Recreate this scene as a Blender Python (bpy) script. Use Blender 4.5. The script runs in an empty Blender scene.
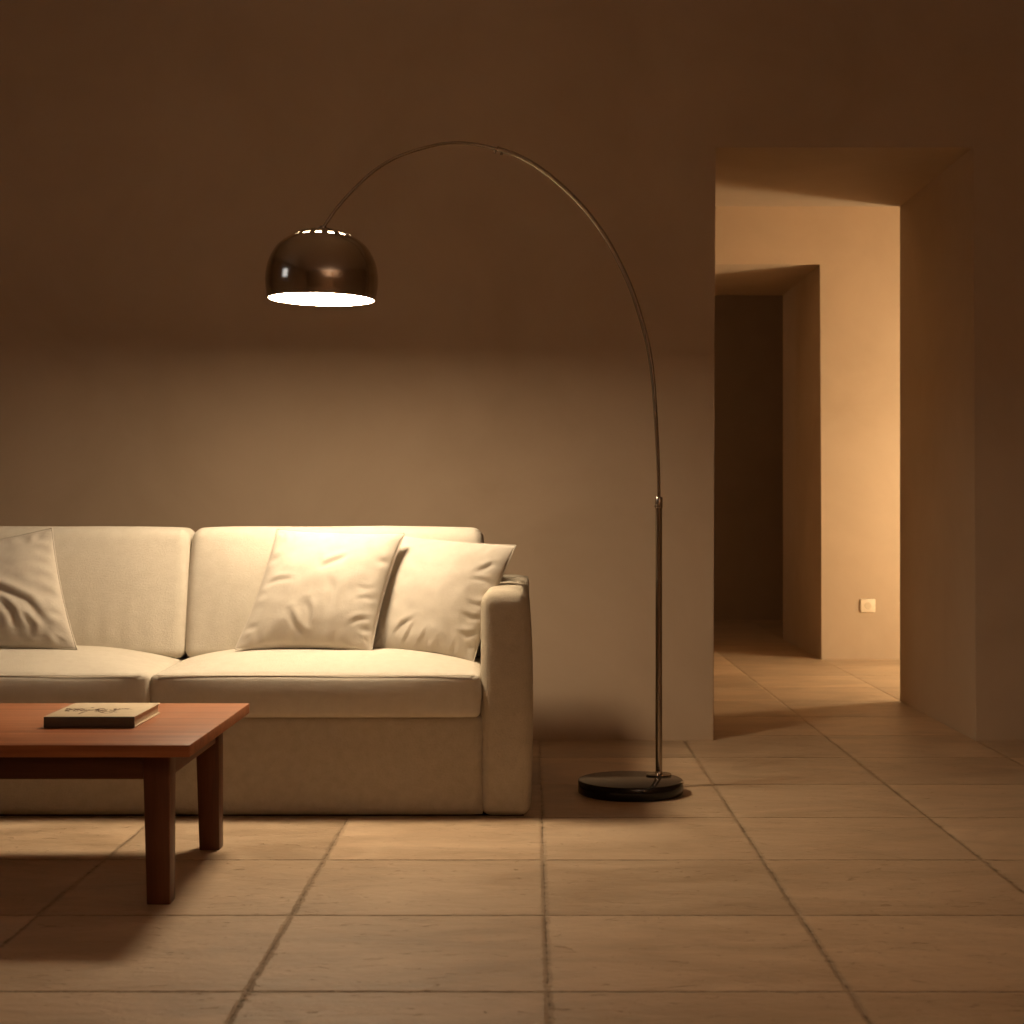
import bpy, bmesh, math, random
from mathutils import Vector, Matrix, noise

C = bpy.context.scene.collection
PI = math.pi
F = 1619.0            # focal length in pixels of the 1024 frame
H = 0.85              # camera height
VX, VY = 531.0, 506.0 # vanishing point of the floor joints

def at(px, py, y):
    return Vector(((px - VX) / F * y, y, H - (py - VY) / F * y))

# ------------------------------------------------------------------ materials
def new_mat(name):
    m = bpy.data.materials.new(name); m.use_nodes = True
    nt = m.node_tree; nt.nodes.clear()
    out = nt.nodes.new('ShaderNodeOutputMaterial')
    b = nt.nodes.new('ShaderNodeBsdfPrincipled')
    nt.links.new(b.outputs[0], out.inputs[0])
    return m, nt, b

def N(nt, typ, **kw):
    n = nt.nodes.new(typ)
    for k, v in kw.items():
        if k.startswith('i_'):
            n.inputs[k[2:].replace('_', ' ')].default_value = v
        else:
            setattr(n, k, v)
    return n

def coords(nt, scale=(1, 1, 1), kind='Object'):
    tc = N(nt, 'ShaderNodeTexCoord'); mp = N(nt, 'ShaderNodeMapping')
    mp.inputs['Scale'].default_value = scale
    nt.links.new(tc.outputs[kind], mp.inputs['Vector'])
    return mp.outputs[0]

def noise_tex(nt, vec, scale, detail=4, rough=.55, dist=0):
    n = N(nt, 'ShaderNodeTexNoise'); n.inputs['Scale'].default_value = scale
    n.inputs['Detail'].default_value = detail; n.inputs['Roughness'].default_value = rough
    n.inputs['Distortion'].default_value = dist
    nt.links.new(vec, n.inputs['Vector']); return n.outputs['Fac']

def math_n(nt, op, a, b=None, c=None, clamp=False):
    n = N(nt, 'ShaderNodeMath', operation=op, use_clamp=clamp)
    for i, v in enumerate((a, b, c)):
        if v is None: continue
        if isinstance(v, (int, float)): n.inputs[i].default_value = v
        else: nt.links.new(v, n.inputs[i])
    return n.outputs[0]

def ramp(nt, fac, stops):
    r = N(nt, 'ShaderNodeValToRGB'); e = r.color_ramp.elements
    while len(e) < len(stops): e.new(0.5)
    for el, (p, c) in zip(e, stops): el.position = p; el.color = (*c, 1)
    nt.links.new(fac, r.inputs[0]); return r.outputs[0]

def bump(nt, b, h, strength, dist=.002, prev=None):
    n = N(nt, 'ShaderNodeBump'); n.inputs['Strength'].default_value = strength
    n.inputs['Distance'].default_value = dist
    nt.links.new(h, n.inputs['Height'])
    if prev is not None: nt.links.new(prev, n.inputs['Normal'])
    nt.links.new(n.outputs[0], b.inputs['Normal'])
    return n.outputs[0]

def plaster(name, c1, c2):
    m, nt, b = new_mat(name)
    v = coords(nt)
    f = noise_tex(nt, v, 1.7, 6, .6, .4)
    nt.links.new(ramp(nt, f, [(.3, c1), (.72, c2)]), b.inputs['Base Color'])
    b.inputs['Roughness'].default_value = .85
    b.inputs['Specular IOR Level'].default_value = .25
    h = noise_tex(nt, v, 9, 8, .65, .3)
    bump(nt, b, h, .25, .004)
    return m

def stone_floor():
    m, nt, b = new_mat('floor_stone')
    T = .5275; X0 = .03; Y0 = 2.832
    tc = N(nt, 'ShaderNodeTexCoord'); sp = N(nt, 'ShaderNodeSeparateXYZ')
    nt.links.new(tc.outputs['Object'], sp.inputs[0])
    ragged = noise_tex(nt, coords(nt), 42, 8, .72)
    ragged = math_n(nt, 'MULTIPLY', math_n(nt, 'SUBTRACT', ragged, .42), .034)
    def cell(o, off):
        t = math_n(nt, 'DIVIDE', math_n(nt, 'SUBTRACT', o, off), T)
        idx = math_n(nt, 'FLOOR', t)
        fr = math_n(nt, 'FRACT', t)
        d = math_n(nt, 'MULTIPLY', math_n(nt, 'MINIMUM', fr, math_n(nt, 'SUBTRACT', 1.0, fr)), T)
        return idx, d
    ix, dx = cell(sp.outputs[0], X0); iy, dy = cell(sp.outputs[1], Y0)
    dxr = math_n(nt, 'ADD', dx, ragged); dyr = math_n(nt, 'ADD', dy, math_n(nt, 'MULTIPLY', ragged, .7))
    jx = math_n(nt, 'DIVIDE', dxr, .0030, clamp=True)
    jy = math_n(nt, 'DIVIDE', dyr, .0042, clamp=True)
    j = math_n(nt, 'MINIMUM', jx, jy)                       # 0 in a joint, 1 on the stone
    cmb = N(nt, 'ShaderNodeCombineXYZ'); nt.links.new(ix, cmb.inputs[0]); nt.links.new(iy, cmb.inputs[1])
    wn = N(nt, 'ShaderNodeTexWhiteNoise', noise_dimensions='2D'); nt.links.new(cmb.outputs[0], wn.inputs['Vector'])
    # stone colour: veins along x, offset per tile
    vadd = N(nt, 'ShaderNodeVectorMath', operation='ADD')
    sc = N(nt, 'ShaderNodeVectorMath', operation='SCALE'); sc.inputs['Scale'].default_value = 7.0
    nt.links.new(wn.outputs['Color'], sc.inputs[0])
    nt.links.new(coords(nt, (1, 2.1, 1)), vadd.inputs[0]); nt.links.new(sc.outputs[0], vadd.inputs[1])
    f = noise_tex(nt, vadd.outputs[0], 3.0, 8, .62, .8)
    col = ramp(nt, f, [(.25, (.40, .275, .165)), (.5, (.54, .385, .245)), (.78, (.68, .505, .335))])
    br = math_n(nt, 'MULTIPLY_ADD', wn.outputs['Value'], .24, .86)
    hsv = N(nt, 'ShaderNodeHueSaturation'); nt.links.new(col, hsv.inputs['Color']); nt.links.new(br, hsv.inputs['Value'])
    mix = N(nt, 'ShaderNodeMix', data_type='RGBA')
    mix.inputs[6].default_value = (.20, .135, .08, 1)
    nt.links.new(math_n(nt, 'MULTIPLY_ADD', j, .55, .45), mix.inputs[0]); nt.links.new(hsv.outputs[0], mix.inputs[7])
    nt.links.new(mix.outputs[2], b.inputs['Base Color'])
    rg = math_n(nt, 'MULTIPLY_ADD', f, .35, .30); nt.links.new(rg, b.inputs['Roughness'])
    b.inputs['Specular IOR Level'].default_value = .35
    fine = noise_tex(nt, vadd.outputs[0], 16, 10, .7, .5)
    pit = noise_tex(nt, coords(nt, (1, 2.4, 1)), 24, 6, .6, 1.2)
    pit = math_n(nt, 'MULTIPLY', math_n(nt, 'SUBTRACT', .36, pit, clamp=True), -6)
    surf = math_n(nt, 'ADD', math_n(nt, 'MULTIPLY', fine, .55), pit)
    # each tile edge is slightly eased and tipped
    ease = math_n(nt, 'DIVIDE', math_n(nt, 'MINIMUM', dxr, dyr), .011, clamp=True)
    edge = math_n(nt, 'ADD', math_n(nt, 'MULTIPLY', j, 1.1), math_n(nt, 'MULTIPLY', ease, .6))
    bump(nt, b, math_n(nt, 'ADD', surf, edge), 1.0, .007)
    return m

def fabric(name, c1, c2, weave=900, nap=.35, nscale=170):
    m, nt, b = new_mat(name)
    v = coords(nt)
    f = noise_tex(nt, v, 35, 5, .6)
    nt.links.new(ramp(nt, f, [(.3, c1), (.7, c2)]), b.inputs['Base Color'])
    b.inputs['Roughness'].default_value = .95
    b.inputs['Specular IOR Level'].default_value = .1
    w1 = N(nt, 'ShaderNodeTexWave', bands_direction='Z'); w1.inputs['Scale'].default_value = weave / 6
    w1.inputs['Distortion'].default_value = 3; w1.inputs['Detail'].default_value = 2
    w2 = N(nt, 'ShaderNodeTexWave', bands_direction='X'); w2.inputs['Scale'].default_value = weave / 7
    w2.inputs['Distortion'].default_value = 3; w2.inputs['Detail'].default_value = 2
    nt.links.new(v, w1.inputs['Vector']); nt.links.new(v, w2.inputs['Vector'])
    w = math_n(nt, 'ADD', w1.outputs['Fac'], w2.outputs['Fac'])
    n = noise_tex(nt, v, nscale, 4, .7)
    h = math_n(nt, 'ADD', math_n(nt, 'MULTIPLY', w, .18), math_n(nt, 'MULTIPLY', n, 1.0))
    bump(nt, b, h, nap, .009)
    return m

def wood(name, dark, mid, light, axis='X'):
    m, nt, b = new_mat(name)
    sc = {'X': (1.2, 26, 26), 'Z': (26, 26, 1.2), 'Y': (26, 1.2, 26)}[axis]
    v = coords(nt, sc)
    f = noise_tex(nt, v, 1.0, 6, .6, .6)
    f2 = noise_tex(nt, coords(nt, tuple(s * 5 for s in sc)), 1.0, 3, .6)
    g = math_n(nt, 'ADD', math_n(nt, 'MULTIPLY', f, .75), math_n(nt, 'MULTIPLY', f2, .25))
    nt.links.new(ramp(nt, g, [(.3, dark), (.5, mid), (.72, light)]), b.inputs['Base Color'])
    b.inputs['Roughness'].default_value = .42
    b.inputs['Specular IOR Level'].default_value = .4
    bump(nt, b, g, .12, .001)
    return m

def plain(name, col, rough=.5, metal=0, spec=.5, nscale=60, namt=.04):
    m, nt, b = new_mat(name)
    f = noise_tex(nt, coords(nt), nscale, 3)
    lo = tuple(c * (1 - namt) for c in col); hi = tuple(min(1, c * (1 + namt)) for c in col)
    nt.links.new(ramp(nt, f, [(.3, lo), (.7, hi)]), b.inputs['Base Color'])
    b.inputs['Roughness'].default_value = rough; b.inputs['Metallic'].default_value = metal
    b.inputs['Specular IOR Level'].default_value = spec
    return m

def glow(name, col, strength):
    m = bpy.data.materials.new(name); m.use_nodes = True; nt = m.node_tree; nt.nodes.clear()
    o = nt.nodes.new('ShaderNodeOutputMaterial'); e = nt.nodes.new('ShaderNodeEmission')
    e.inputs[0].default_value = (*col, 1); e.inputs[1].default_value = strength
    nt.links.new(e.outputs[0], o.inputs[0]); return m

WARM = (1.0, .78, .52)
M_wall = plaster('wall_plaster', (.46, .345, .24), (.53, .405, .29))
M_ceil = plaster('ceiling_plaster', (.60, .48, .36), (.64, .52, .40))
M_floor = stone_floor()
M_sofa = fabric('linen_upholstery', (.46, .395, .30), (.53, .46, .36), nap=.5)
M_cush = fabric('linen_cushion', (.54, .485, .40), (.585, .53, .445), nap=.28)
M_pillow = fabric('linen_pillow', (.52, .465, .395), (.56, .505, .43), nap=.22, nscale=200)
M_plinth = plain('plinth_shadow_black', (.012, .010, .008), .8)  # black stands in for the contact shadow below the sofa
M_seam = plain('seam_thread', (.42, .33, .23), .9)
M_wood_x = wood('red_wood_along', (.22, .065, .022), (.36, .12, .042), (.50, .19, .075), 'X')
M_wood_z = wood('red_wood_leg_shaded', (.075, .026, .011), (.13, .045, .019), (.19, .07, .03), 'Z')  # legs and aprons: tabletop wood darkened, shade put into the colour
M_wood_y = wood('red_wood_side_shaded', (.075, .026, .011), (.13, .045, .019), (.19, .07, .03), 'Y')
M_wood_d = wood('red_wood_apron_shaded', (.075, .026, .011), (.13, .045, .019), (.19, .07, .03), 'X')
M_chrome = plain('smoked_chrome', (.42, .365, .31), .15, 1.0, namt=.01)
M_steel = plain('brushed_steel', (.36, .31, .26), .18, 1.0, namt=.02)
M_white_in = plain('shade_lining', (.9, .87, .8), .6)
M_black = plain('black_lacquer', (.010, .008, .007), .12, 0, .5)
M_diff = glow('lamp_diffuser', WARM, 118.0)
M_cover = plain('book_cover_cream', (.66, .53, .36), .6, spec=.3)
M_spine = plain('book_spine_dark', (.10, .08, .065), .6, spec=.3)
M_pages = plain('book_pages', (.62, .5, .36), .8, nscale=300, namt=.12)
M_ink = plain('book_ink', (.17, .09, .05), .8)
M_plate = plain('socket_plastic', (.78, .66, .5), .4)
M_sock = plain('socket_insert', (.66, .54, .39), .5)
M_globe = glow('globe_glow', (1.0, .80, .50), 134.0)
M_up = glow('fill_uplight_glow', (1.0, .82, .70), 290.0)
M_frame = plain('window_frame_dark', (.05, .04, .035), .5)

# ------------------------------------------------------------------ object helpers
LOC = {}
def world_of(o): return LOC.get(o.name, Vector((0, 0, 0)))
def thing(name, loc, label, cat, group=None):
    o = bpy.data.objects.new(name, None); C.objects.link(o)
    o.location = loc; o.empty_display_size = .1; LOC[o.name] = Vector(loc)
    o['label'] = label; o['category'] = cat
    if group: o['group'] = group
    return o
def tag(o, label, cat, group=None):
    o['label'] = label; o['category'] = cat
    if group: o['group'] = group
    return o
def obj(name, bm, mats, parent=None, smooth=True, loc=None, label=None, auto=None):
    if not isinstance(mats, (list, tuple)): mats = [mats]
    base = world_of(parent) if parent else Vector(loc or (0, 0, 0))
    if base.length: bmesh.ops.translate(bm, verts=bm.verts, vec=-base)
    bmesh.ops.recalc_face_normals(bm, faces=bm.faces)
    me = bpy.data.meshes.new(name); bm.to_mesh(me); bm.free()
    for m in mats: me.materials.append(m)
    if smooth:
        me.polygons.foreach_set('use_smooth', [True] * len(me.polygons))
        if auto: me.set_sharp_from_angle(angle=math.radians(auto))
    o = bpy.data.objects.new(name, me); C.objects.link(o)
    if parent: o.parent = parent
    else: o.location = base
    LOC[o.name] = base
    if label: o['label'] = label
    return o
def struct(name, bm, m, **k):
    o = obj(name, bm, m, **k); o['kind'] = 'structure'; return o

def box(bm, x0, x1, y0, y1, z0, z1, r=0, seg=3, taper=None):
    vs = [bm.verts.new((x, y, z)) for z in (z0, z1) for y in (y0, y1) for x in (x0, x1)]
    fs = [bm.faces.new([vs[i] for i in f]) for f in
          ((0, 2, 3, 1), (4, 5, 7, 6), (0, 1, 5, 4), (2, 6, 7, 3), (0, 4, 6, 2), (1, 3, 7, 5))]
    if taper: taper(vs)
    if r:
        es = list({e for f in fs for e in f.edges})
        bmesh.ops.bevel(bm, geom=es, offset=r, segments=seg, profile=.5, affect='EDGES')
    return bm
def nb(): return bmesh.new()

def lathe(bm, prof, center, seg=64, cap=True, mat=0):
    rings = []
    for r, z in prof:
        if r < 1e-6: rings.append([bm.verts.new((center[0], center[1], center[2] + z))])
        else: rings.append([bm.verts.new((center[0] + r * math.cos(2 * PI * k / seg), center[1] + r * math.sin(2 * PI * k / seg), center[2] + z)) for k in range(seg)])
    for a, b in zip(rings, rings[1:]):
        for k in range(seg):
            k2 = (k + 1) % seg
            if len(a) == 1 and len(b) == 1: continue
            if len(a) == 1: bm.faces.new((a[0], b[k], b[k2]))
            elif len(b) == 1: bm.faces.new((a[k], a[k2], b[0]))
            else: bm.faces.new((a[k], a[k2], b[k2], b[k]))
    return rings

def tube(bm, pts, rad, seg=16):
    pts = [Vector(p) for p in pts]; n = len(pts)
    rads = rad if isinstance(rad, (list, tuple)) else [rad] * n
    rings = []; up = None
    for i, p in enumerate(pts):
        t = (pts[min(i + 1, n - 1)] - pts[max(i - 1, 0)]).normalized()
        if up is None: up = Vector((0, 1, 0)) if abs(t.y) < .9 else Vector((1, 0, 0))
        s = t.cross(up).normalized(); up = s.cross(t).normalized()
        rings.append([bm.verts.new(p + (s * math.cos(2 * PI * k / seg) + up * math.sin(2 * PI * k / seg)) * rads[i]) for k in range(seg)])
    for a, b in zip(rings, rings[1:]):
        for k in range(seg): bm.faces.new((a[k], a[(k + 1) % seg], b[(k + 1) % seg], b[k]))
    bm.faces.new(rings[0][::-1]); bm.faces.new(rings[-1])
    return bm

def catmull(P, n=12):
    P = [Vector(p) for p in P]; out = []
    for i in range(len(P) - 1):
        p0 = P[max(i - 1, 0)]; p1 = P[i]; p2 = P[i + 1]; p3 = P[min(i + 2, len(P) - 1)]
        if i == 0: p0 = p1 * 2 - p2
        if i == len(P) - 2: p3 = p2 * 2 - p1
        for k in range(n):
            t = k / n
            out.append(.5 * ((2 * p1) + (p2 - p0) * t + (2 * p0 - 5 * p1 + 4 * p2 - p3) * t * t + (3 * p1 - p0 - 3 * p2 + p3) * t ** 3))
    out.append(P[-1]); return out

def softbox(x0, x1, y0, y1, z0, z1, r, fn=None, n=(40, 24, 12)):
    """a rounded box on an even grid, then bent by fn(u, v, w, p) with u, v, w in -1..1"""
    bm = nb(); key = {}
    c = Vector(((x0 + x1) / 2, (y0 + y1) / 2, (z0 + z1) / 2)); h = Vector(((x1 - x0) / 2, (y1 - y0) / 2, (z1 - z0) / 2))
    def vert(a, b_, d):
        k = (a, b_, d)
        if k in key: return key[k]
        u = Vector((2 * a / n[0] - 1, 2 * b_ / n[1] - 1, 2 * d / n[2] - 1))
        p = Vector((u.x * h.x, u.y * h.y, u.z * h.z))
        q = Vector([max(-h[i] + r, min(h[i] - r, p[i])) for i in range(3)])
        dvec = p - q
        if dvec.length > 1e-9:
            # spread the grid over the rounding
            dvec = dvec.normalized() * r; p = q + dvec
        if fn: p = fn(u.x, u.y, u.z, p)
        key[k] = bm.verts.new(p + c); return key[k]
    def quad(f): bm.faces.new(f)
    for a in range(n[0]):
        for b_ in range(n[1]):
            for d in (0, n[2]):
                quad([vert(a, b_, d), vert(a + 1, b_, d), vert(a + 1, b_ + 1, d), vert(a, b_ + 1, d)])
        for d in range(n[2]):
            for b_ in (0, n[1]):
                quad([vert(a, b_, d), vert(a + 1, b_, d), vert(a + 1, b_, d + 1), vert(a, b_, d + 1)])
    for b_ in range(n[1]):
        for d in range(n[2]):
            for a in (0, n[0]):
                quad([vert(a, b_, d), vert(a, b_ + 1, d), vert(a, b_ + 1, d + 1), vert(a, b_, d + 1)])
    return bm

# ------------------------------------------------------------------ room
YW, YP = 5.868, 7.06          # living-room wall: front and back of its thickness
Y2, Y3 = 8.965, 10.32         # wall across the corridor
XL, XR = -3.4, 3.3
CEIL = 2.75; YB = -2.2; YEND = 12.1

bm = nb(); box(bm, XL - .2, 4.6, YB - .2, YEND + .2, -.1, 0)
struct('floor', bm, M_floor, smooth=False)
bm = nb(); box(bm, XL - .2, 4.6, YB - .2, YEND + .2, CEIL, CEIL + .12)
struct('ceiling', bm, M_ceil, smooth=False)

def pierced(y0, y1, xa, xb, o0, o1, top, r=.006):
    """wall with one doorway down to the floor, corners eased"""
    bm = nb()
    pts = [(xa, 0), (o0, 0), (o0, top), (o1, top), (o1, 0), (xb, 0), (xb, CEIL), (xa, CEIL)]
    fv = [bm.verts.new((x, y0, z)) for x, z in pts]; bv = [bm.verts.new((x, y1, z)) for x, z in pts]
    bm.faces.new(fv); bm.faces.new(bv[::-1]); n = len(pts)
    for i in range(n): bm.faces.new((fv[i], fv[(i + 1) % n], bv[(i + 1) % n], bv[i]))
    es = [e for e in bm.edges if all(v in (fv[1], fv[2], fv[3], fv[4]) for v in e.verts)]
    es = [e for e in es if e.calc_length() > .3 and not (abs(e.verts[0].co.z) < .01 and abs(e.verts[1].co.z) < .01)]
    bmesh.ops.bevel(bm, geom=es, offset=r, segments=3, profile=.5, affect='EDGES')
    bmesh.ops.triangulate(bm, faces=[f for f in bm.faces if len(f.verts) > 4])
    return bm
struct('wall_back', pierced(YW, YP, XL, XR, .663, 1.609, 2.156), M_wall, smooth=False)
struct('wall_corridor', pierced(Y2, Y3, XL, 4.4, .60, 1.606, 2.194), M_wall, smooth=False)
bm = nb(); box(bm, XL, 4.4, YEND, YEND + .15, 0, CEIL); struct('wall_far', bm, M_wall, smooth=False)
bm = nb(); box(bm, XR, XR + .2, YB, YP, 0, CEIL); struct('wall_right', bm, M_wall, smooth=False)
bm = nb(); box(bm, 4.4, 4.6, YP, YEND, 0, CEIL)
box(bm, XR + .2, 4.4, YP - .2, YP, 0, CEIL); struct('wall_corridor_end', bm, M_wall, smooth=False)
bm = nb(); box(bm, XL - .2, XR + .2, YB - .2, YB, 0, CEIL); struct('wall_front', bm, M_wall, smooth=False)
# left wall with a narrow window
WY0, WY1, WZ0, WZ1 = 3.10, 3.85, 1.65, 2.4
bm = nb()
box(bm, XL - .2, XL, YB, WY0, 0, CEIL); box(bm, XL - .2, XL, WY1, YEND, 0, CEIL)
box(bm, XL - .2, XL, WY0, WY1, 0, WZ0); box(bm, XL - .2, XL, WY0, WY1, WZ1, CEIL)
struct('wall_left', bm, M_wall, smooth=False)
bm = nb()
box(bm, XL - .14, XL - .08, WY0, WY0 + .05, WZ0, WZ1); box(bm, XL - .14, XL - .08, WY1 - .05, WY1, WZ0, WZ1)
box(bm, XL - .14, XL - .08, WY0 + .05, WY1 - .05, WZ0, WZ0 + .05); box(bm, XL - .14, XL - .08, WY0 + .05, WY1 - .05, WZ1 - .05, WZ1)
win = struct('window_1', bm, M_frame, smooth=False)
mg, nt, b = new_mat('window_glass'); b.inputs['Transmission Weight'].default_value = 1; b.inputs['Roughness'].default_value = 0
b.inputs['IOR'].default_value = 1.05
bm = nb(); box(bm, XL - .113, XL - .107, WY0 + .05, WY1 - .05, WZ0 + .05, WZ1 - .05)
obj('pane', bm, mg, win, smooth=False)

# ------------------------------------------------------------------ sofa
SY0 = 4.41; SY1 = 5.36                      # front and back planes
AXR, AXL = 0.0, -2.215                      # outer faces of the arms
sofa = thing('sofa', ((AXR + AXL) / 2, (SY0 + SY1) / 2, 0), 'cream linen two-seat sofa with loose cushions and square arms against the wall', 'sofa')
AW = .138
# base
bm = softbox(AXL + AW - .01, AXR - AW + .01, SY0 + .012, SY1 - .02, .003, .280, .012, n=(60, 8, 12))
obj('base', bm, M_sofa, sofa)
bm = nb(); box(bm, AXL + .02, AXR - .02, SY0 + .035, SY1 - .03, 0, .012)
obj('plinth', bm, M_plinth, sofa, smooth=False, label='recessed plinth under the sofa, black to draw the contact shadow')

def arm(side):
    x0, x1 = (AXR - AW, AXR) if side > 0 else (AXL, AXL + AW)
    def fn(u, v, w, p):
        k = (1 - w * w)
        out = u * side
        p = p.copy()
        # outer face swells gently, top is crowned
        if out > 0: p.x += side * (.006 * k * max(0, out) - .010 * max(0, w) ** 2 * out)
        p.z += .007 * (1 - u * u) * max(0, w) * 1.0
        p.y -= .004 * (1 - w * w) * (1 - u * u) if v < 0 else 0
        p.z += .0025 * noise.noise(Vector((p.x * 6, p.y * 5, side * 3))) * max(0, w)
        return p
    bm = softbox(x0, x1, SY0, SY1 - .14, .003, .611, .030, fn, n=(14, 36, 40))
    a = obj('arm', bm, M_sofa, sofa)
    # stitched seams down the front of the arm
    bm = nb()
    xs = x0 + .003 if side > 0 else x1 - .003
    xi = x0 + .012 if side > 0 else x1 - .012
    tube(bm, [(xi, SY0 + .0085, z) for z in (.04, .15, .28, .42, .55)], .0007, 8)
    obj('seam', bm, M_seam, a)
arm(1); arm(-1)
# back frame, as wide as the whole sofa, just above the arms
bm = softbox(AXL + .004, AXR - .006, SY1 - .235, SY1, .010, .624, .016, n=(60, 10, 24))
obj('back_frame', bm, M_sofa, sofa)

XM = -1.0385
seats = [(XM + .002, AXR - AW - .001), (AXL + AW + .001, XM - .002)]
for k, (x0, x1) in enumerate(seats):
    seed = 7.3 * k
    def fn(u, v, w, p, seed=seed):
        p = p.copy()
        cu = 1 - abs(u) ** 3.2; cv = 1 - max(0, -v) ** 2.0
        if w > 0: p.z += .047 * cu * cv * w
        # front face bellies out, corners pull back
        if v < 0: p.y -= (.010 * (1 - w * w) * cu - .004 * (1 - cu)) * (-v)
        p.x += .004 * u * (1 - w * w)
        p.z += .0035 * noise.noise(Vector((p.x * 4 + seed, p.y * 4, 2.1))) * (w > 0)
        return p
    bm = softbox(x0, x1, SY0 - .008, 4.95, .273, .391, .015, fn, n=(70, 44, 20))
    s = obj('seat_cushion', bm, M_cush, sofa)
    # piping: follows the upper front edge and the lower front edge
    def edge(zc, w):
        out = []
        for i in range(61):
            u = -1 + 2 * i / 60; px = (x0 + x1) / 2 + u * ((x1 - x0) / 2 - .014)
            cu = 1 - abs(u) ** 3.2
            if w > 0: q = Vector((px, SY0 - .008 + .0040, .391 - .0028))
            else: q = Vector((px, SY0 - .0085 + .007, .2785 + .004))
            if abs(u) > .97: q.y += .010 * (abs(u) - .97) / .03
            q.y -= .002 * cu
            out.append(q)
        return out
    bm = nb(); tube(bm, edge(0, 1), .0016, 8)
    obj('piping', bm, M_cush, s)

# back cushions, leaning
for k, (x0, x1) in enumerate([(XM + .006, AXR - AW - .006), (AXL + AW + .004, XM + .004)]):
    zb, zt = .392, .783
    def fn(u, v, w, p, k=k):
        p = p.copy()
        cu = 1 - abs(u) ** 3; cw = 1 - abs(w) ** 2.6
        if v < 0:
            p.y -= .032 * cu * cw * (-v)
            p.y -= .006 * noise.noise(Vector((p.x * 5 + 11 * k, p.z * 3, 0))) * cu * cw
            p.y -= .0022 * math.sin(p.x * 90 + 3 * noise.noise(Vector((p.x * 3, p.z * 6, 4)))) * max(0, -w + .1) * cu * cw
        # sides swell low down, top corners draw in
        p.x += u * (.006 * (1 - w * w) - .006 * max(0, w) ** 2)
        if w > 0: p.z += (.006 * (1 - abs(u) ** 6) + .0025 * noise.noise(Vector((p.x * 4, 5 + k, 0)))) * w - .002
        # lean
        t = (p.z + .19) / .38
        p.y += .095 * t
        return p
    bm = softbox(x0, x1, 4.81, 4.97, zb, zt, .030, fn, n=(80, 16, 44))
    bc = obj('back_cushion', bm, M_cush, sofa)

# ------------------------------------------------------------------ pillows
def pillow(c, thick, seed, creases=(), pinch=.05, n=72, wr=.004, flop=None):
    """c: corners (bottom-left, bottom-right, top-right, top-left) in the world, seen from the front"""
    BL, BR, TR, TL = [Vector(p) for p in c]
    nrm = (BR - BL).cross(TL - BL).normalized()
    if nrm.y > 0: nrm = -nrm                       # towards the viewer side
    L = (BR - BL).length
    bm = nb(); front = {}; back = {}
    for i in range(n + 1):
        for j in range(n + 1):
            u = math.sin((2 * i / n - 1) * PI / 2) * .35 + (2 * i / n - 1) * .65
            v = math.sin((2 * j / n - 1) * PI / 2) * .35 + (2 * j / n - 1) * .65
            # concave sides, pointed corners
            uu = u * (1 - pinch * (1 - v * v) * abs(u) ** 3)
            vv = v * (1 - pinch * .8 * (1 - u * u) * abs(v) ** 3)
            s, t = (uu + 1) / 2, (vv + 1) / 2
            base = BL * (1 - s) * (1 - t) + BR * s * (1 - t) + TR * s * t + TL * (1 - s) * t
            prof = (max(0, 1 - u * u) ** .62) * (max(0, 1 - v * v) ** .62)
            # puckers that run in from the seams
            edge = max(abs(u), abs(v))
            along = v if abs(u) > abs(v) else u
            puck = wr * .5 * math.sin(along * 23 + seed + 4 * noise.noise(Vector((along * 3, seed, 0)))) * math.exp(-((edge - .86) / .09) ** 2) * (.35 + .65 * abs(noise.noise(Vector((along * 2.3, seed * 2, 7)))) * 2)
            soft = wr * 1.5 * noise.noise(Vector((u * 1.6 + seed, v * 1.6, seed))) * min(1, prof * 1.5)
            fine = wr * .5 * noise.noise(Vector((u * 5 + seed, v * 5, seed))) * min(1, prof * 1.5)
            cr = 0
            for (path, w, d) in creases:
                best = 9; bt = 0
                m = len(path) - 1
                for q in range(m):
                    a = Vector(path[q]); b2 = Vector(path[q + 1]); ab = b2 - a
                    tt = max(0, min(1, (Vector((u, v)) - a).dot(ab) / ab.length_squared))
                    r = Vector((u, v)) - (a + ab * tt); dd = r.length
                    if dd < abs(best):
                        sg = 1 if (ab.x * r.y - ab.y * r.x) > 0 else -1
                        best = dd * sg; bt = (q + tt) / m
                e = math.sin(PI * max(.02, min(.98, bt))) ** .6
                cr += (-d * math.exp(-(best / w) ** 2) + .8 * d * math.exp(-((best - 1.9 * w) / (1.3 * w)) ** 2)) * e
            onb = i in (0, n) or j in (0, n)
            f = base + nrm * (thick * prof + (0 if onb else (puck + soft + fine + cr * .62 * min(1, prof * 3))))
            front[i, j] = bm.verts.new(f)
            if onb: back[i, j] = front[i, j]
            else: back[i, j] = bm.verts.new(base - nrm * (thick * .8 * prof + puck * .5))
    for i in range(n):
        for j in range(n):
            bm.faces.new((front[i, j], front[i + 1, j], front[i + 1, j + 1], front[i, j + 1]))
            bm.faces.new((back[i, j], back[i, j + 1], back[i + 1, j + 1], back[i + 1, j]))
    seam = [front[i, 0].co.copy() for i in range(n)] + [front[n, j].co.copy() for j in range(n)] + \
           [front[i, n].co.copy() for i in range(n, 0, -1)] + [front[0, j].co.copy() for j in range(n, -1, -1)]
    return bm, seam

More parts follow.
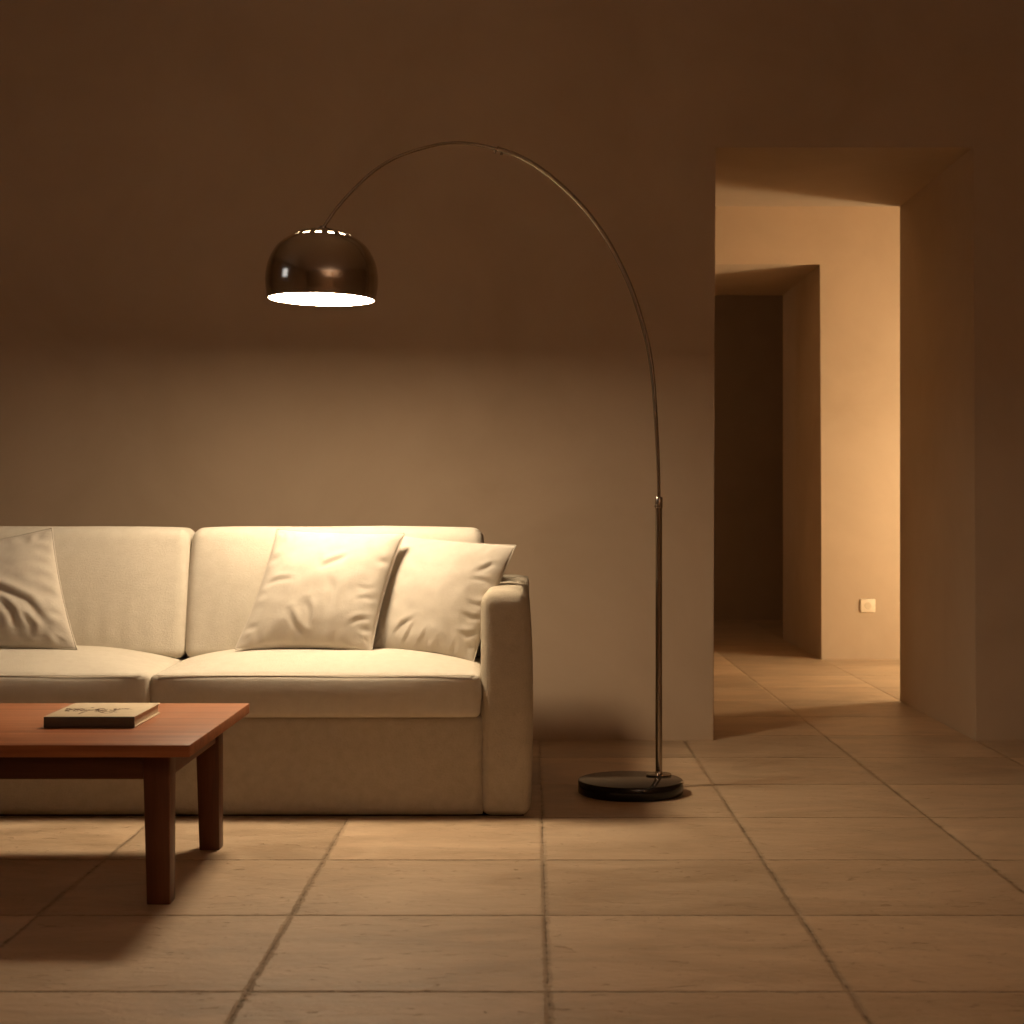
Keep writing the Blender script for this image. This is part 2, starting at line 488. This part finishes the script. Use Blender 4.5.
def add_pillow(c, thick, seed, creases, label, **k):
    bm, seam = pillow(c, thick, seed, creases, **k)
    ctr = sum((Vector(p) for p in c), Vector()) / 4
    base = Vector((ctr.x, ctr.y, min(p.z for p in map(Vector, c))))
    o = obj('throw_pillow', bm, M_pillow, loc=base)
    LOC[o.name] = base
    tag(o, label, 'pillow', 'throw pillows on the sofa')
    b2 = nb(); tube(b2, seam, .0022, 6)
    s = obj('piping', b2, M_pillow, o)
    return o

# centre pillow
add_pillow([at(235, 649, 4.66), at(371.5, 651, 4.64), at(404.5, 533, 4.79), at(277, 529, 4.81)], .066, 1.7, [
    ([(-.12, .44), (-.04, .26), (.22, .42), (.30, .5)], .045, .0075),
    ([(-.80, .02), (-.62, .05), (-.42, .04)], .035, .006),
    ([(.12, .10), (.24, -.12), (.26, -.40)], .05, .006),
    ([(-.10, -.30), (-.02, -.45), (.02, -.68)], .035, .0075),
    ([(-.32, -.46), (-.20, -.66), (-.02, -.86)], .04, .0085),
    ([(.62, -.62), (.72, -.55), (.9, -.52)], .035, .006),
    ([(.55, -.02), (.7, -.05), (.88, -.02)], .03, .003),
    ([(.60, -.24), (.75, -.2), (.9, -.22)], .03, .003),
], 'cream throw pillow leaning in the middle of the right seat, in front of another', pinch=.055)
# right pillow
add_pillow([at(371, 649, 4.72), at(473, 663, 4.68), at(516, 545.5, 4.80), at(385, 533, 4.87)], .058, 4.2, [
    ([(-.55, -.75), (-.45, -.6), (-.2, -.45)], .035, .006),
    ([(-.38, -.9), (-.3, -.75), (-.22, -.55)], .03, .006),
    ([(-.1, -.9), (.0, -.75), (.02, -.6)], .03, .005),
    ([(.62, -.1), (.8, -.12), (.92, -.05)], .035, .006),
    ([(.55, -.30), (.75, -.34), (.92, -.3)], .035, .007),
    ([(.6, -.6), (.75, -.62), (.92, -.55)], .035, .007),
    ([(.58, .42), (.72, .52), (.8, .62)], .035, .006),
    ([(.55, .28), (.7, .3), (.85, .3)], .03, .006),
], 'cream throw pillow tucked into the corner against the right arm of the sofa', pinch=.05)
# left pillow, running out of the picture
add_pillow([at(-82, 649, 4.70), at(77, 649.5, 4.66), at(52, 528, 4.80), at(-95, 556, 4.82)], .060, 8.8, [
    ([(-.2, .30), (.15, .02), (.55, -.25), (.72, -.62)], .06, .012),
    ([(.22, -.18), (.34, -.42), (.36, -.72)], .04, .010),
    ([(.05, -.30), (.16, -.55), (.14, -.85)], .04, .009),
    ([(.45, -.45), (.55, -.65), (.5, -.82)], .035, .009),
    ([(-.1, .62), (.0, .5), (.18, .6)], .05, .010),
    ([(-.35, -.1), (-.2, -.5), (-.3, -.9)], .05, .010),
], 'crumpled cream throw pillow on the left seat of the sofa', pinch=.045, wr=.005)

# ------------------------------------------------------------------ coffee table
TT = .352; TX1 = -.711; TX0 = -2.02; TY0 = 3.373; TY1 = 4.09
table = thing('coffee_table', ((TX0 + TX1) / 2, (TY0 + TY1) / 2, 0), 'low reddish brown wooden coffee table with tapered legs in front of the sofa', 'table')
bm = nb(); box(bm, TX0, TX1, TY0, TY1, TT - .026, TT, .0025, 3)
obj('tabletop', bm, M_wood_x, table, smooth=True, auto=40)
LW = .059
def leg(xo, yo, sx, sy):
    """xo, yo: outer corner; taper on the inner faces"""
    bm = nb(); x0, x1 = sorted((xo, xo + sx * LW)); y0, y1 = sorted((yo, yo + sy * LW))
    def tp(vs):
        for v in vs:
            if v.co.z < .01:
                if abs(v.co.x - xo) > .01: v.co.x -= sx * .009
                if abs(v.co.y - yo) > .01: v.co.y -= sy * .009
    box(bm, x0, x1, y0, y1, 0, TT - .026, .003, 2, tp)
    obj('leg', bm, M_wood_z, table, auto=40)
LXR, LXL = -.769, TX0 + .055
LYF, LYB = 3.449, 4.046
for xo, sx in ((LXR, -1), (LXL, 1)):
    for yo, sy in ((LYF, 1), (LYB, -1)): leg(xo, yo, sx, sy)
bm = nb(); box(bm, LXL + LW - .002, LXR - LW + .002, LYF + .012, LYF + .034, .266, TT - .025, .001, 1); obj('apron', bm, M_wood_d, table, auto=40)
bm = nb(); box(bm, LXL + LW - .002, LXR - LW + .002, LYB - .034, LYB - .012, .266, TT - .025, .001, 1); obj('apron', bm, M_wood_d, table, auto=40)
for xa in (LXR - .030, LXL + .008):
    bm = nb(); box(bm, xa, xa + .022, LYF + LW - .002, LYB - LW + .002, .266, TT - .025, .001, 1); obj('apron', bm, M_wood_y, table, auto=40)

# ------------------------------------------------------------------ book
bx0, bx1, by0, by1 = -1.0925, -.889, 3.63, 3.882
book = thing('book', ((bx0 + bx1) / 2, (by0 + by1) / 2, TT), 'closed cream hardcover book with a brown drawing, lying on the coffee table', 'book')
bz = TT + .0005
bm = nb(); box(bm, bx0, bx1, by0, by1, bz, bz + .003, .0008, 2)
box(bm, bx0, bx1, by0, by1, bz + .0225, bz + .0255, .0008, 2)
cov = obj('cover', bm, M_cover, book, auto=40)
bm = nb(); box(bm, bx0, bx1, by0 - .0012, by0 + .003, bz, bz + .0248, .0008, 2)
obj('spine', bm, M_spine, book, auto=40, label='dark spine facing the viewer')
bm = nb(); box(bm, bx0 + .004, bx1 - .004, by0 + .003, by1 - .004, bz + .0028, bz + .0227)
obj('page_block', bm, M_pages, book, smooth=False)
# brown drawing on the cover: a trailing leafy sprig, loose strokes
rnd = random.Random(5); bm = nb(); zi = bz + .0256
def stroke(pts, w):
    P = catmull([Vector((x, y, zi)) for x, y in pts], 6); L = []; R = []
    for i, p in enumerate(P):
        t = (P[min(i + 1, len(P) - 1)] - P[max(i - 1, 0)]).normalized(); s = Vector((-t.y, t.x, 0))
        ww = w * (.35 + .65 * math.sin(PI * (i + .5) / len(P))) * 1.5
        L.append(bm.verts.new(p + s * ww)); R.append(bm.verts.new(p - s * ww))
    for i in range(len(P) - 1): bm.faces.new((L[i], L[i + 1], R[i + 1], R[i]))
def S(px, py):   # a spot on the cover
    q = at(px, py, 1.0); k = (H - zi) / (H - q.z); return (q.x * k, k)
stroke([S(64, 711.2), S(74, 709.6), S(86, 710.6), S(96, 709.8), S(108, 711.5), S(122, 709), S(133, 709.4)], .0020)
stroke([S(68, 709.4), S(72, 708.4), S(80, 709.2), S(87, 708.3)], .0016)
stroke([S(78, 714.2), S(83, 712.2), S(88, 710.8)], .0018)
stroke([S(97, 710.5), S(102, 712.6), S(109, 713.0), S(114, 711.6)], .0018)
for i in range(60):
    px = rnd.uniform(65, 115); py = 710 + rnd.gauss(0, .9)
    a = rnd.uniform(-2.5, 2.5); stroke([S(px, py), S(px + 1.6, py - .25 * a), S(px + rnd.uniform(2.6, 4), py - .4 * a)], rnd.uniform(.0012, .0028))
for i in range(5):
    px = rnd.uniform(118, 131); stroke([S(px, 709.3), S(px + 1, 708.7), S(px + 2.4, 708.4)], .0012)
me_o = obj('cover_drawing', bm, M_ink, cov, smooth=False, label='brown sprig drawing on the cover')

# ------------------------------------------------------------------ arc lamp
LYM = 4.53; KS = LYM / 4.60
LX, LY, LZ = (321.5 - VX) / F * LYM, LYM, H + (VY - 299.5) / F * LYM   # centre of the shade mouth
PX, PY = .385, 4.875
lamp = thing('arc_floor_lamp', (.295, 4.795, 0), 'tall chrome arc floor lamp with a glowing dome shade over the sofa', 'lamp')
bm = nb(); lathe(bm, [(0, 0), (.150, 0), (.155, .003), (.156, .006), (.156, .036), (.154, .0395), (.151, .041), (0, .041)], (.295, 4.795, 0), 96)
obj('base', bm, M_black, lamp, auto=50, label='round black base on the floor')
bm = nb(); lathe(bm, [(0, .0405), (.038, .0405), (.038, .043), (.036, .0445), (.012, .0450), (.010, .052), (0, .052)], (PX, PY, 0), 48)
obj('flange', bm, M_steel, lamp, auto=50)
ZJ = at(659, 497, PY).z
bm = nb(); tube(bm, [(PX, PY, .044), (PX, PY, .6), (PX, PY, ZJ)], .0102, 24)
obj('pole', bm, M_steel, lamp, auto=50)
bm = nb(); lathe(bm, [(0, ZJ - .034), (.0110, ZJ - .034), (.0118, ZJ - .031), (.0118, ZJ - .002), (.0108, ZJ), (0, ZJ)], (PX, PY, 0), 32)
col = obj('collar', bm, M_steel, lamp, auto=50)
bm = nb(); tube(bm, [(PX - .009, PY - .003, ZJ - .028), (PX - .013, PY - .005, ZJ - .028)], .0025, 12); obj('set_screw', bm, M_steel, col)
arc_px = [(659, 499), (658.6, 475), (657.6, 450), (655.9, 418.4), (653.2, 381), (648.4, 347), (639.4, 313.5), (628, 281), (609, 243), (588.2, 213.5), (565.4, 189.4), (540, 168.6), (518, 156), (497, 148.6)]
tip_px = [(497, 148.8), (474, 144), (452, 142.8), (431, 146), (400, 155.8), (376.6, 169), (356, 187), (337.5, 207.3), (321, 231.0)]
allp = arc_px[:-1] + tip_px
ytop = LY
def ydepth(px): 
    t = max(0, min(1, (659 - px) / (659 - 321))); return PY + (ytop - PY) * t
outer = catmull([at(x, y, ydepth(x)) for x, y in arc_px], 10)
bm = nb(); n = len(outer); tube(bm, outer, [.0050 + .0022 * min(1, 2.5 * i / n) for i in range(n)], 16)
obj('arc_arm', bm, M_steel, lamp, auto=60)
inner = catmull([at(x, y, ydepth(x)) for x, y in tip_px], 10)
bm = nb(); tube(bm, inner, .0046, 14)
obj('arc_tip', bm, M_steel, lamp, auto=60, label='thinner end of the arc holding the shade')
for px, py in ((495.5, 150.5), (502.5, 152)):
    a = at(px, py - 2, ydepth(px)); bm = nb(); tube(bm, [a, a + Vector((-.003, 0, -.013))], .0026, 10)
    tube(bm, [a + Vector((-.003, 0, -.010)), a + Vector((-.0035, 0, -.014))], .0042, 10)
    obj('clamp_screw', bm, M_steel, lamp, auto=50)
# shade: outer skin, lining, with a ring of 16 vent slots
TILT = Matrix.Rotation(math.radians(1.0), 4, 'Y')
def dome(R0, top, zoff, inner_r):
    bm = nb(); prof = []
    zc = .068
    outer = catmull([(.1525, 0, 0), (.1565, .022, 0), (.1592, .047, 0), (.158, .075, 0), (.150, .110, 0), (.1305, .146, 0), (.110, .1650, 0), (.093, .1755, 0)], 5)
    prof = [(p.x - inner_r, p.y - (inner_r * .8 if p.y > .1 else 0)) for p in outer]
    lo_i = len(prof) - 1
    prof += [(.079 - inner_r, .1845 - inner_r), (.062, .1925 - inner_r), (.045, .1965 - inner_r), (.02, .1985 - inner_r), (0, .199 - inner_r)]
    seg = 128
    rings = lathe(bm, prof, (0, 0, 0), seg)
    lo, hi = set(rings[lo_i]), set(rings[lo_i + 1]); kill = []
    for f in bm.faces:
        if any(v in lo for v in f.verts) and any(v in hi for v in f.verts):
            c = f.calc_center_median()
            ang = (math.degrees(math.atan2(c.y, c.x)) + 90 + 360) % 22.5
            if inner_r or ang < 4.3 or ang > 22.5 - 4.3: kill.append(f)
    bmesh.ops.delete(bm, geom=kill, context='FACES')
    bm.transform(Matrix.Translation((LX, LY, LZ)) @ TILT @ Matrix.Scale(KS, 4))
    return bm
o = obj('lamp_shade', dome(0, 0, 0, 0), M_chrome, lamp, auto=60, label='smoked chrome dome shade with a ring of vent slots')
l = obj('lining', dome(0, 0, 0, .0035), M_white_in, o, auto=60, label='white inside of the shade')
# rolled rim and socket cap
rim = [Vector((LX, LY, LZ)) + TILT.to_3x3() @ Vector((KS * .1518 * math.cos(a), KS * .1518 * math.sin(a), .0022)) for a in [2 * PI * k / 96 for k in range(97)]]
bm = nb(); tube(bm, rim, .0022, 8); obj('rim', bm, M_steel, o)
bm = nb(); lathe(bm, [(0, .198), (.014, .198), (.014, .204), (.008, .209), (0, .209)], (0, 0, 0), 32)
bm.transform(Matrix.Translation((LX, LY, LZ)) @ TILT @ Matrix.Scale(KS, 4)); obj('swivel_joint', bm, M_steel, o, auto=50)
# glowing diffuser just inside the mouth
bm = nb(); lathe(bm, [(0, .0002), (.1480, .0002), (.1490, .002), (.1480, .004), (0, .004)], (0, 0, 0), 64)
bm.transform(Matrix.Translation((LX, LY, LZ)) @ TILT @ Matrix.Scale(KS, 4))
obj('diffuser', bm, M_diff, lamp, label='glowing white disc closing the shade')

# ------------------------------------------------------------------ wall socket across the corridor
c = at(867.5, 605.5, Y2)
sock = thing('wall_socket', (c.x, Y2, c.z), 'small square cream socket plate low on the lit corridor wall', 'socket')
bm = nb(); box(bm, c.x - .041, c.x + .041, Y2 - .011, Y2, c.z - .037, c.z + .037, .004, 3)
pl = obj('plate', bm, M_plate, sock, auto=60)
bm = nb(); lathe(bm, [(0, 0), (.019, 0), (.0195, .0015), (.017, .0025), (.016, .0012), (0, .0010)], (0, 0, 0), 32)
bm.transform(Matrix.Translation((c.x, Y2 - .0105, c.z)) @ Matrix.Rotation(PI / 2, 4, 'X')); obj('socket_insert', bm, M_sock, sock, auto=50)

# ------------------------------------------------------------------ corridor lamp, round the corner
GX, GY, GZ = 3.05, 7.85, .85
gl = thing('globe_floor_lamp', (GX, GY, 0), 'glowing globe lamp on a slim stem in the corridor behind the doorway', 'lamp')
bm = nb(); lathe(bm, [(0, 0), (.11, 0), (.112, .006), (.108, .014), (.012, .018), (0, .018)], (GX, GY, 0), 48); obj('base', bm, M_steel, gl, auto=50)
bm = nb(); tube(bm, [(GX, GY, .015), (GX, GY, GZ - .145)], .009, 16); obj('pole', bm, M_steel, gl, auto=50)
bm = nb(); bmesh.ops.create_uvsphere(bm, u_segments=32, v_segments=20, radius=.15); bmesh.ops.translate(bm, verts=bm.verts, vec=(GX, GY, GZ))
obj('globe', bm, M_globe, gl)

# ------------------------------------------------------------------ unseen uplighter behind the viewer, added as ambient fill
UX, UY, UZ = 1.9, -1.2, 1.30
up = thing('fill_uplighter', (UX, UY, 0), 'unseen uplighter added as fill, throwing warm light on the ceiling, behind the viewer', 'lamp')
bm = nb(); lathe(bm, [(0, 0), (.14, 0), (.142, .006), (.138, .016), (.012, .020), (0, .020)], (UX, UY, 0), 48); obj('base', bm, M_steel, up, auto=50)
bm = nb(); tube(bm, [(UX, UY, .018), (UX, UY, UZ - .07)], .010, 16); obj('pole', bm, M_steel, up, auto=50)
bm = nb(); lathe(bm, [(0, -.075), (.03, -.074), (.11, -.05), (.17, .01), (.20, .06), (.197, .06), (.166, .014), (.108, -.044), (0, -.068)], (UX, UY, UZ), 48); obj('bowl', bm, M_steel, up, auto=60)
bm = nb(); lathe(bm, [(0, .012), (.150, .012), (.150, .018), (0, .018)], (UX, UY, UZ), 48); obj('diffuser', bm, M_up, up, auto=50)

# added fill without a fixture, lifts the dark room beyond the corridor
ld = bpy.data.lights.new('far_room_fill', 'POINT'); ld.energy = 9; ld.color = (1, .68, .4); ld.shadow_soft_size = .12
lo = bpy.data.objects.new('far_room_fill', ld); C.objects.link(lo); lo.location = (-1.2, 11.2, 2.1)

# ------------------------------------------------------------------ world: dim evening sky outside the window
w = bpy.data.worlds.new('World'); bpy.context.scene.world = w; w.use_nodes = True
bg = w.node_tree.nodes['Background']; bg.inputs[0].default_value = (.88, .94, 1.0, 1); bg.inputs[1].default_value = 2.2

# ------------------------------------------------------------------ camera
cd = bpy.data.cameras.new('camera'); cam = bpy.data.objects.new('camera', cd); C.objects.link(cam)
cam.location = (0, 0, H); cam.rotation_euler = (PI / 2, 0, 0)
cd.sensor_width = 36; cd.lens = F / 1024 * 36
cd.shift_x = -(VX - 512) / 1024; cd.shift_y = -(512 - VY) / 1024
cd.clip_start = .05
cd.dof.use_dof = True; cd.dof.focus_distance = 4.5; cd.dof.aperture_fstop = 6.3
sc = bpy.context.scene; sc.camera = cam
vs = sc.view_settings; vs.view_transform = 'Standard'; vs.look = 'None'; vs.gamma = 1; vs.exposure = 0
try: vs.use_curve_mapping = False
except Exception: pass
